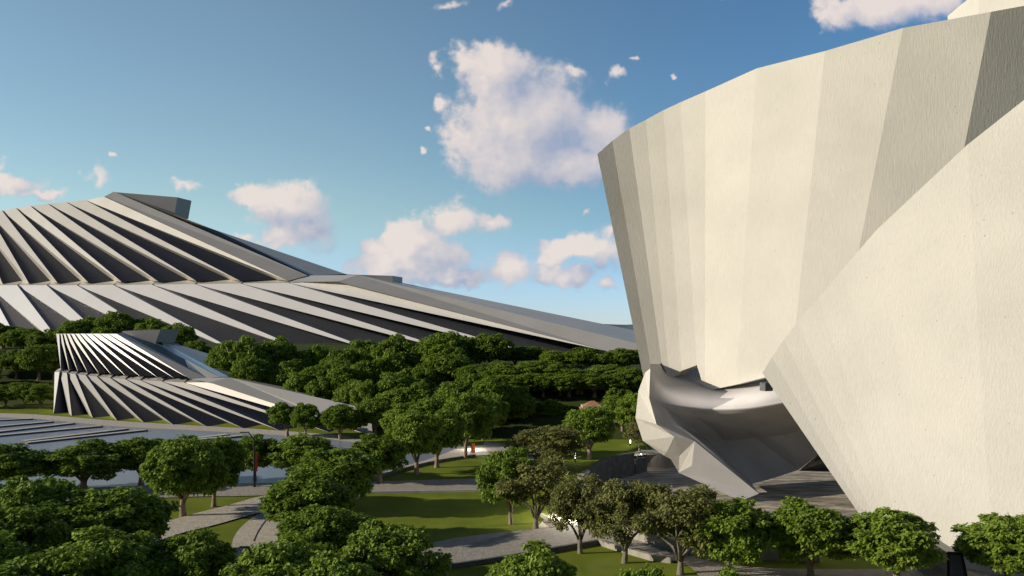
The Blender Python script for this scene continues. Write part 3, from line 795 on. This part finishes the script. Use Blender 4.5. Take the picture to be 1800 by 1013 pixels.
# entrance in the foot of the front shell
ent = thing('entrance_portal', 'dark sloping entrance portal at the foot of the front shell', 'entrance')
m = MB()
A = [G(1668, 1040, 0), G(1704, 1040, 0)]
a0 = P(1666, 972, 65.6); a1 = P(1690, 974, 65.6)
m.face([A[0], A[1], a1, a0]); m.face([A[0], a0, a0 + Vector((0, 5, 0)), A[0] + Vector((0, 5, 0))]); m.face([a1, A[1], A[1] + Vector((0, 5, 0)), a1 + Vector((0, 5, 0))]); m.face([a0, a1, a1 + Vector((0, 5, .3)), a0 + Vector((0, 5, .3))])
m.build('glazed_face', M['portal_glass'], ent)
m = MB(); m.tube([A[0], a0], .12); m.tube([A[1], a1], .12); m.tube([a0, a1], .12); m.build('frame', M['dark_metal'], ent)
m = MB(); b0 = G(1645, 1010, 0)
for s_ in ((-1, -1), (1, -1)):
    pass
bq = [b0 + Vector((x, y, 0)) for x, y in ((-.55, -.5), (.55, -.5), (.55, .5), (-.55, .5))]; ap = b0 + Vector((0, 0, 1.3))
for i in range(4):
    m.face([bq[i], bq[(i + 1) % 4], ap])
tag(m.build('stone_pyramid', M['palewall']), 'small grey stone pyramid left of the dark entrance portal', 'pyramid')


# ================================================================== house and gate beyond the park
house = thing('tiled_house', 'cream house with an orange tiled hip roof half hidden by trees', 'house')
hc = P(1042, 727, 161)
m = MB(); hc0 = Vector((hc.x, hc.y, hc.z))
m.box((hc.x, hc.y, hc.z - 1.0), (4.2, 4.4, 5.2)); m.build('wall', M['cream'], house)
m = MB(); e = 3.95
base = [Vector((hc.x + x * 2.6, hc.y + y * 2.7, hc.z + 1.0)) for x, y in ((-1, -1), (1, -1), (1, 1), (-1, 1))]
r0, r1 = Vector((hc.x - .3, hc.y, hc.z + 2.4)), Vector((hc.x + .3, hc.y, hc.z + 2.4))
m.face([base[0], base[1], r1, r0]); m.face([base[1], base[2], r1]); m.face([base[2], base[3], r0, r1]); m.face([base[3], base[0], r0]); m.face(base[::-1])
m.build('roof', M['tile'], house)
m = MB(); m.box((hc.x + 4.75, hc.y, hc.z - 1.6), (5.2, 5, 3.6)); m.build('annex_wall', M['cream'], house)
m = MB()
ab = [Vector((hc.x + 5.0 + x * 2.9, hc.y + y * 3, hc.z - .2 + .45)) for x, y in ((-1, -1), (1, -1), (1, 1), (-1, 1))]
m.face([ab[0], ab[1], ab[1] + Vector((0, 3, 1.2)), ab[0] + Vector((0, 3, 1.2))]); m.face([ab[3], ab[2], ab[1] + Vector((0, 3, 1.2)), ab[0] + Vector((0, 3, 1.2))][::-1]); m.face(ab[::-1])
m.build('annex_roof', M['tile'], house)
for dx in (-1.1, 1.1):
    m = MB(); m.box((hc.x + dx, hc.y - 2.25, hc.z - .6), (.9, .12, 1.3)); m.build('window', M['glass'], house)
gate = thing('gate_pavilion', 'flat roofed white gatehouse with dark posts behind the park trees', 'building')
gc = G(955, 748)
m = MB(); m.box((gc.x, gc.y + 6, 4.1), (21, 8, .45)); m.build('roof', M['tile'], gate)
m = MB(); m.box((gc.x + 5.5, gc.y + 7, 1.93), (9, 5, 3.86)); m.build('wall', M['white'], gate)
for dx in (-9.5, -5.5, -1.5):
    m = MB(); m.box((gc.x + dx, gc.y + 2.6, 1.93), (.5, .5, 3.86)); m.build('post', M['dark_metal'], gate)
m = MB(); m.box((gc.x - 7.5, gc.y + 9, 1.93), (4, .3, 3.86)); m.build('screen_wall', M['white'], gate)
for sx_, lab in ((882, 'low orange sign block beside the gatehouse posts'), (889, 'second low orange sign block nearest the dark gatehouse post')):
    m = MB(); q = G(sx_, 745); m.box((q.x, q.y, .55), (.5, .4, 1.1)); tag(m.build('sign_block', M['orange']), lab, 'sign', 'orange sign blocks at the gatehouse')


# ================================================================== lamps, signs
def street_lamp(base, H, arm, label, banner):
    t = thing('street_lamp', label, 'street lamp', 'tall dark street lamps', base)
    m = MB(); m.tube([(0, 0, 0), (0, 0, .3)], [.2, .2], 8); m.tube([(0, 0, .3), (0, 0, H - .9)], [.11, .08], 8); m.build('post', M['dark_metal'], t)
    m = MB(); m.tube([(0, 0, H - .95), (-arm * .55, 0, H - .05)], [.075, .065], 6); m.build('arm', M['dark_metal'], t)
    m = MB(); m.box((-arm * .55 - arm * .42, 0, H), (arm * .9, .22, .1)); h = m.build('lamp_head', M['dark_metal'], t)
    ld = bpy.data.lights.new('street_lamp_light', 'SPOT'); ld.energy = 60 if banner else 8; ld.spot_size = 2.4; ld.spot_blend = .6; ld.color = (1, .95, .86); ld.shadow_soft_size = .15
    l = bpy.data.objects.new('street_lamp_light', ld); COL.objects.link(l); l.parent = t; l.location = (-arm, 0, H - .15)
    m = MB(); m.box((-arm * .55 - arm * .45, 0, H - .065), (arm * .7, .16, .03)); m.build('lens', M['white'], h)
    if banner:
        m = MB(); m.box((.13, 0, H * .46), (.5, .03, H * .34)); m.build('banner', M['red'], t)
    return t


lb = G(447, 857)
street_lamp(tuple(lb), (857 - 760) * lb.y / F, 1.25, 'dark street lamp with a red banner on its post by the pond', True)
street_lamp((P(447, 962, 52).x, 52, 0), CH - (962 - HY) / F * 52, .62, 'dark street lamp whose head rises from the nearest trees over the curved walk', False)
m = MB(); q = G(832, 797); m.box((q.x, q.y, .75), (.55, .25, 1.5)); m.box((q.x - .36, q.y, .75), (.12, .3, 1.5), 0, 1)
tag(m.build('sign_pylon', [M['orange'], M['dark_metal']]), 'upright orange sign pylon on the bright path by the pond tip', 'sign')


def bollard(pos, label, power, h=1.1):
    t = thing('bollard_light', label, 'bollard light', 'lit white bollard lights', pos)
    m = MB(); m.tube([(0, 0, 0), (0, 0, h * .35)], .09, 8); m.build('post', M['dark_metal'], t)
    m = MB(); m.tube([(0, 0, h), (0, 0, h + .08)], .11, 8); m.build('cap', M['dark_metal'], t)
    m = MB(); m.tube([(0, 0, h * .35), (0, 0, h)], .085, 10); m.build('lamp_tube', M['lamp'], t)
    ld = bpy.data.lights.new('bollard_lamp', 'POINT'); ld.energy = power; ld.color = (1, .94, .86); ld.shadow_soft_size = .12
    l = bpy.data.objects.new('bollard_lamp', ld); COL.objects.link(l); l.parent = t; l.location = (0, 0, h + 1.0)
    return t


bollard(tuple(G(1011, 812)), 'glowing white bollard light on the terrace beside the dark retaining wall', 70, 1.5)
bollard(tuple(G(1108, 784)), 'slim lit white bollard light on the lawn left of the shell lip', 40, 1.3)
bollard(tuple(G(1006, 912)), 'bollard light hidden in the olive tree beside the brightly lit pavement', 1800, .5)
bollard(tuple(G(832, 791.5)), 'low bollard light just behind the orange sign pylon', 500, .5)
bollard(tuple(G(1127, 801)), 'low bollard light behind the stepped wall near the shell lip', 110, .3)


# ================================================================== trees
def make_trunk(seed, kind):
    r = random.Random(seed); m = MB()
    fork = 1.7 if kind == 'broad' else 1.4
    j = lambda a: r.uniform(-a, a)
    base = .3 if kind == 'broad' else .26
    m.tube([(0, 0, -.3), (0, 0, .15), (j(.08), j(.08), fork * .55), (j(.1), j(.1), fork)], [base * 1.5, base * 1.1, base * .85, base * .8], 8)
    n = 5
    for i in range(n):
        a = 2 * math.pi * i / n + j(.4); rr = r.uniform(1.6, 2.6); z = r.uniform(4.4, 5.8)
        p1 = Vector((math.cos(a) * rr * .3, math.sin(a) * rr * .3, fork + 1.0)); p2 = Vector((math.cos(a) * rr * .7, math.sin(a) * rr * .7, (fork + z) / 2 + .3)); p3 = Vector((math.cos(a) * rr, math.sin(a) * rr, z))
        m.tube([(0, 0, fork - .35), p1, p2, p3], [base * .6, base * .45, base * .3, .05], 6)
        for k_ in range(2):
            a2 = a + r.choice((-1, 1)) * r.uniform(.4, .9); q = p2 + Vector((math.cos(a2) * 1.0, math.sin(a2) * 1.0, r.uniform(.6, 1.3)))
            m.tube([p2, (p2 + q) / 2 + Vector((0, 0, .1)), q], [base * .28, base * .18, .03], 5)
    return m


def make_crown(seed, kind):
    """leaf sprays gathered on flattened clumps spread through the crown's volume"""
    r = random.Random(seed); m = MB(); V, Fc = m.v, m.f
    lobes = []
    if kind == 'broad':
        # a domed crown: heavy inner clumps, then many small flattened tufts over an uneven outer surface
        big = [(r.uniform(0, 6.28), r.uniform(-.2, .9), r.uniform(.60, 1.28)) for _ in range(9)]
        for i in range(9):
            a = i * .7 * 3.1 + r.uniform(-.4, .4); d = r.uniform(.5, 1.7)
            lobes.append((Vector((math.cos(a) * d, math.sin(a) * d, r.uniform(4.0, 5.6))), r.uniform(1.0, 1.4), .7))
        nt = 78
        for i in range(nt):
            z = -.62 + 1.6 * (i + r.random()) / nt; z = min(z, .98)
            a = i * 2.39996 + r.uniform(-.3, .3); q = math.sqrt(max(0, 1 - max(z, -.2) ** 2)) * (1 if z > -.2 else 1 + (z + .2) * .7)
            bump = 1.0
            for (ba, bz, bs) in big:
                dd = (math.cos(a - ba) * .5 + .5) * max(0, 1 - abs(z - bz))
                bump += (bs - 1) * dd ** 2
            if r.random() < .10:
                continue
            bump *= r.uniform(.80, 1.10)
            lobes.append((Vector((math.cos(a) * q * 2.95 * bump, math.sin(a) * q * 2.95 * bump, 4.45 + (z if z > 0 else z * 1.15) * 2.55 * bump + r.uniform(-.25, .25))), r.uniform(.5, 1.0), r.uniform(.42, .70)))
        dens, ll, lw, nl = 88, .32, .115, 5
    else:
        for i in range(12):
            a = r.uniform(0, 6.28); d = r.uniform(.2, 2.3); z = r.uniform(3.2, 6.4); d *= 1 - .45 * max(0, (z - 5) / 2)
            lobes.append((Vector((math.cos(a) * d, math.sin(a) * d, z)), r.uniform(.9, 1.3), .8))
        for i in range(46):
            a = i * 2.39996 + r.uniform(-.4, .4); d = r.uniform(1.6, 3.4); z = r.uniform(2.5, 7.1); d *= math.sqrt(max(.12, 1 - ((z - 4.5) / 2.9) ** 2))
            lobes.append((Vector((math.cos(a) * d, math.sin(a) * d, z)), r.uniform(.4, .8), .8))
        dens, ll, lw, nl = 78, .30, .085, 7
    for (c, R, fl) in lobes:
        nsp = int(dens * R * R)
        for s_ in range(nsp):
            z = r.uniform(-.75, 1); a = r.uniform(0, 6.283); q = math.sqrt(max(0, 1 - z * z))
            dirv = Vector((q * math.cos(a), q * math.sin(a), z))
            rad = R * (r.uniform(.8, 1.1) if r.random() < .8 else r.uniform(.3, .8))
            p = c + Vector((dirv.x * rad, dirv.y * rad, dirv.z * rad * fl))
            out = Vector((p.x - c.x * .4, p.y - c.y * .4, 0))
            out = (out.normalized() if out.length > .01 else Vector((1, 0, 0)))
            for l in range(nl):
                b = math.atan2(out.y, out.x) + (l - (nl - 1) / 2) * r.uniform(.5, .75) + r.uniform(-.3, .3)
                droop = r.uniform(-1.25, .35) if kind == 'broad' else r.uniform(-1.1, .9)
                d = Vector((math.cos(b) * math.cos(droop), math.sin(b) * math.cos(droop), math.sin(droop)))
                side = d.cross(Vector((0, 0, 1))).normalized()
                side = (side + Vector((0, 0, r.uniform(-.8, .8)))).normalized()
                L_ = ll * r.uniform(.7, 1.25); w = lw * r.uniform(.8, 1.2)
                o = p + Vector((r.uniform(-.12, .12), r.uniform(-.12, .12), r.uniform(-.12, .12)))
                i0 = len(V)
                V += [tuple(o), tuple(o + d * L_ * .45 + side * w), tuple(o + d * L_ + Vector((0, 0, -.05))), tuple(o + d * L_ * .45 - side * w)]
                Fc.append((i0, i0 + 1, i0 + 2, i0 + 3)); m.m.append(0)
    return m


protos = {'broad': [], 'olive': []}; protos_size = {}
for kind, ns in (('broad', 6), ('olive', 3)):
    for s_ in range(ns):
        tm = make_trunk(100 + s_ * 7 + len(kind), kind); cm_ = make_crown(300 + s_ * 13 + len(kind), kind)
        to = tm.build('trunk', M['bark'] if kind == 'broad' else M['bark_grey'], smooth=True)
        co = cm_.build('crown', M['leaf'] if kind == 'broad' else M['leaf_olive'])
        vs_ = co.data.vertices; protos_size[co.data] = ((max(v.co.x for v in vs_) - min(v.co.x for v in vs_) + max(v.co.y for v in vs_) - min(v.co.y for v in vs_)) * .47, max(v.co.z for v in vs_) * .98)
        protos[kind].append((to.data, co.data)); bpy.data.objects.remove(to); bpy.data.objects.remove(co)
rt = random.Random(5)
cnt = 0


def tree(pos, Wd, H, kind, label, group):
    """one tree: its own root, trunk and crown (mesh data shared by trees of one growth form)"""
    global cnt
    nm = 'broadleaf_tree' if kind == 'broad' else 'olive_tree'
    t = thing(nm, label, 'tree', group, tuple(pos), rt.uniform(0, 6.28))
    td, cd = protos[kind][cnt % len(protos[kind])]; cnt += 1
    bw, bh = protos_size[cd]
    t.scale = (Wd / bw, Wd / bw, H / bh)
    for n_, d_ in (('trunk', td), ('crown', cd)):
        o = bpy.data.objects.new(n_, d_); COL.objects.link(o); o.parent = t
    return t


# (crown column, crown top row, crown width px, base row or None, distance when the base is hidden, kind, label)
PARK = [
    (322, 772, 150, 908, 0, 'broad', 'leafy green tree with a forked tan trunk on the lawn beside the footpath bend'),
    (376, 772, 98, 891, 0, 'broad', 'leafy green tree with a straight tan trunk between the forked tree and the lamp post'),
    (148, 777, 150, 862, 0, 'broad', 'wide dark tree by the pond with its trunk just left of the glimpse of water'),
    (248, 769, 100, 852, 0, 'broad', 'round tree on the near bank, left neighbour of the forked tree'),
    (30, 782, 125, 868, 0, 'broad', 'tree at the left picture edge overlapping the pond strips'),
    (448, 767, 84, 844, 0, 'broad', 'dark tree right behind the street lamp with the red banner'),
    (534, 766, 118, 845, 0, 'broad', 'low tree beside the short yellow strip in the pond'),
    (592, 790, 140, None, 92, 'broad', 'bright topped tree standing highest in the central clump beside the park road'),
    (540, 832, 150, None, 78, 'broad', 'tree leaning its crown over the curved walk'),
    (668, 765, 92, 850, 0, 'broad', 'dark tree on the kerb where the pond meets the striped lawn'),
    (585, 888, 168, None, 65, 'broad', 'tree in the middle of the front clump right of the curved walk'),
    (682, 924, 182, None, 58, 'broad', 'large tree in the front clump beside the striped lawn and the cobbled road'),
    (495, 950, 190, None, 53, 'broad', 'tree at the bottom edge just under the near lamp head'),
    (600, 985, 150, None, 50, 'broad', 'tree cut by the bottom edge below the large front clump tree'),
    (338, 934, 150, None, 56, 'broad', 'tree at the bottom whose crown hides the start of the curved walk'),
    (190, 938, 190, None, 54, 'broad', 'wide tree at the bottom left across the footpath'),
    (198, 856, 190, None, 70, 'broad', 'wide dark tree whose crown reaches over the footpath at the left'),
    (66, 842, 170, None, 69, 'broad', 'tree at the left edge behind the wide footpath tree'),
    (20, 893, 180, None, 63, 'broad', 'dark tree at the left edge second from the bottom corner'),
    (60, 985, 200, None, 50, 'broad', 'tree filling the bottom left corner'),
    (-60, 850, 190, None, 72, 'broad', 'tree cut by the left picture edge beside the pond'),
    (-70, 940, 190, None, 56, 'broad', 'tree cut by the left picture edge near the bottom'),
    (505, 708, 62, 767, 0, 'broad', 'left one of two touching trees on the grass before the pavilion'),
    (537, 710, 56, 771, 0, 'broad', 'right one of two touching trees on the grass before the pavilion'),
    (598, 713, 76, 773, 0, 'broad', 'single small tree on the grass before the pavilion tail'),
    (660, 704, 66, 768, 0, 'broad', 'tree standing at the pointed end of the pavilion'),
    (712, 712, 84, 786, 0, 'broad', 'tree behind the two trees of the round lawn, nearest the pond'),
    (732, 724, 96, 834, 0, 'broad', 'tall tree on the lawn beside the pond with a forked pale trunk'),
    (768, 722, 92, 822, 0, 'broad', 'tree just behind the tall forked tree of the pond lawn'),
    (818, 690, 96, 806, 0, 'broad', 'tall tree left of the orange sign pylon'),
    (850, 700, 80, 775, 0, 'broad', 'tree right behind the orange sign pylon'),
    (900, 682, 74, 757, 0, 'broad', 'tree with a dark trunk in front of the gatehouse posts'),
    (970, 703, 68, 752, 0, 'broad', 'small round tree before the white gatehouse wall'),
    (1036, 716, 96, 808, 0, 'broad', 'dense tree with a forked trunk behind the retaining wall'),
    (1094, 686, 72, 768, 0, 'broad', 'tree with a split trunk left of the shell lip'),
    (898, 790, 108, 922, 0, 'broad', 'bright green bush like tree at the edge of the striped lawn'),
    (962, 752, 112, 826, 0, 'olive', 'brownish olive tree behind the bright green bush tree'),
    (942, 808, 108, 930, 0, 'olive', 'olive tree with bare lower limbs at the corner of the striped lawn'),
    (1020, 836, 92, 973, 0, 'olive', 'olive tree on the lower lawn beside the lit pavement'),
    (1098, 846, 112, 990, 0, 'olive', 'olive tree in the middle of the low walled corner'),
    (1196, 858, 124, 1010, 0, 'olive', 'olive tree with a thick leaning trunk before the sunken court'),
    (1124, 742, 44, 795, 0, 'olive', 'small sparse olive tree under the outer edge of the shell lip'),
    (1282, 880, 152, 1016, 0, 'broad', 'sunlit round tree at the bottom before the sunken court'),
    (1425, 888, 148, 1018, 0, 'broad', 'sunlit round tree left of the front shell foot'),
    (1575, 898, 162, 1035, 0, 'broad', 'sunlit round tree right before the front shell'),
    (1772, 906, 160, 1035, 0, 'broad', 'round tree at the right edge beside the dark entrance portal'),
    (925, 966, 150, None, 52, 'broad', 'tree top at the bottom edge on the lower lawn'),
    (1130, 1000, 120, None, 47, 'broad', 'tree tip peeking over the bottom edge below the olive trees'),
    (1290, 1003, 110, None, 46, 'broad', 'tree tip peeking over the bottom edge below the sunlit trees'),
]
for (cx, ty, w, by, Yv, kind, lab) in PARK:
    if by:
        p = G(cx, by); Y = p.y
    else:
        Y = Yv; p = Vector(((cx - CX) / F * Y, Y, 0))
    H = CH - (ty - HY) / F * Y
    tree(p, w * Y / F * ((1.06 if by else 1.12) if kind == 'broad' else 1.3), max(3.6, H * 1.03), kind, lab, 'trees of the park around the pond')

ORD = ['first', 'second', 'third', 'fourth', 'fifth', 'sixth', 'seventh', 'eighth', 'ninth', 'tenth', 'eleventh', 'twelfth', 'thirteenth', 'fourteenth', 'fifteenth', 'sixteenth', 'seventeenth', 'eighteenth', 'nineteenth', 'twentieth', 'twenty-first', 'twenty-second', 'twenty-third', 'twenty-fourth', 'twenty-fifth']
WOODS = [
    ('on the crest of the wood against the large hall', [(398, 600, 62, 205), (437, 590, 66, 205), (478, 592, 66, 208), (520, 604, 60, 214), (556, 606, 60, 210), (600, 612, 66, 205), (645, 598, 64, 212), (690, 587, 70, 205), (735, 594, 62, 206), (783, 583, 74, 203), (820, 590, 60, 205), (862, 586, 66, 203),
                                                         (905, 624, 52, 208), (945, 622, 52, 210), (985, 616, 64, 200), (1020, 611, 64, 198), (1060, 618, 60, 198), (1096, 612, 64, 198), (1130, 616, 60, 200), (1175, 618, 60, 205)]),
    ('in the shaded middle of the wood', [(440, 625, 60, 195), (500, 632, 62, 196), (560, 640, 60, 190), (600, 632, 64, 192), (642, 634, 60, 186), (690, 618, 64, 192), (735, 640, 60, 184), (790, 608, 76, 190), (835, 640, 58, 184), (880, 640, 60, 186), (930, 646, 60, 182), (975, 636, 64, 180), (1015, 648, 64, 178), (1060, 640, 64, 182), (1105, 645, 60, 178), (1140, 650, 56, 180)]),
    ('in the front row of the wood above the park', [(528, 655, 44, 186), (560, 662, 42, 178), (605, 640, 58, 180), (645, 668, 52, 170), (690, 684, 64, 163), (740, 672, 76, 164), (795, 668, 72, 162), (835, 655, 60, 166), (868, 662, 66, 160), (912, 658, 66, 162), (955, 668, 60, 158), (1000, 655, 66, 162), (1045, 668, 62, 164), (1085, 668, 60, 166), (1118, 690, 60, 150), (760, 694, 66, 152), (860, 694, 60, 152), (890, 640, 66, 180), (935, 634, 62, 182), (985, 682, 56, 177), (1022, 676, 60, 178), (1066, 690, 60, 176), (700, 655, 64, 172), (615, 668, 50, 172)]),
    ('on the slope left of the pavilion', [(-40, 565, 70, 285), (5, 566, 70, 275), (42, 577, 66, 268), (80, 578, 52, 262), (-10, 612, 60, 245), (28, 616, 48, 242), (68, 606, 56, 240), (95, 625, 48, 240), (-45, 640, 60, 232)]),
    ('behind the pavilion roof', [(130, 562, 56, 262), (165, 556, 58, 266), (205, 547, 66, 262), (240, 560, 54, 262), (275, 560, 62, 256), (312, 568, 56, 252), (345, 598, 50, 238)]),
    ('by the promenade left of the pavilion', [(10, 676, 44, 208), (44, 672, 46, 208), (72, 674, 46, 206), (-25, 676, 50, 208)]),
]
for where, lst in WOODS:
    lst = sorted(lst)
    vis = 0
    for (cx, ty, w, Y) in lst:
        if 'front row' in where and 870 < cx < 1112:
            Y = max(Y, 176)
        x = (cx - CX) / F * Y; z = terrain(x, Y); H = CH - (ty - HY) / F * Y - z
        if cx + w / 2 > 0:
            vis += 1
        lab = 'bushy tree %s, %s from left' % (where, ORD[max(vis - 1, 0)]) if cx + w / 2 > 0 else 'tree %s, beyond the left edge' % where
        tree((x, Y, z), w * Y / F * 1.3, max(5.0, H), 'broad', lab, 'trees ' + where)
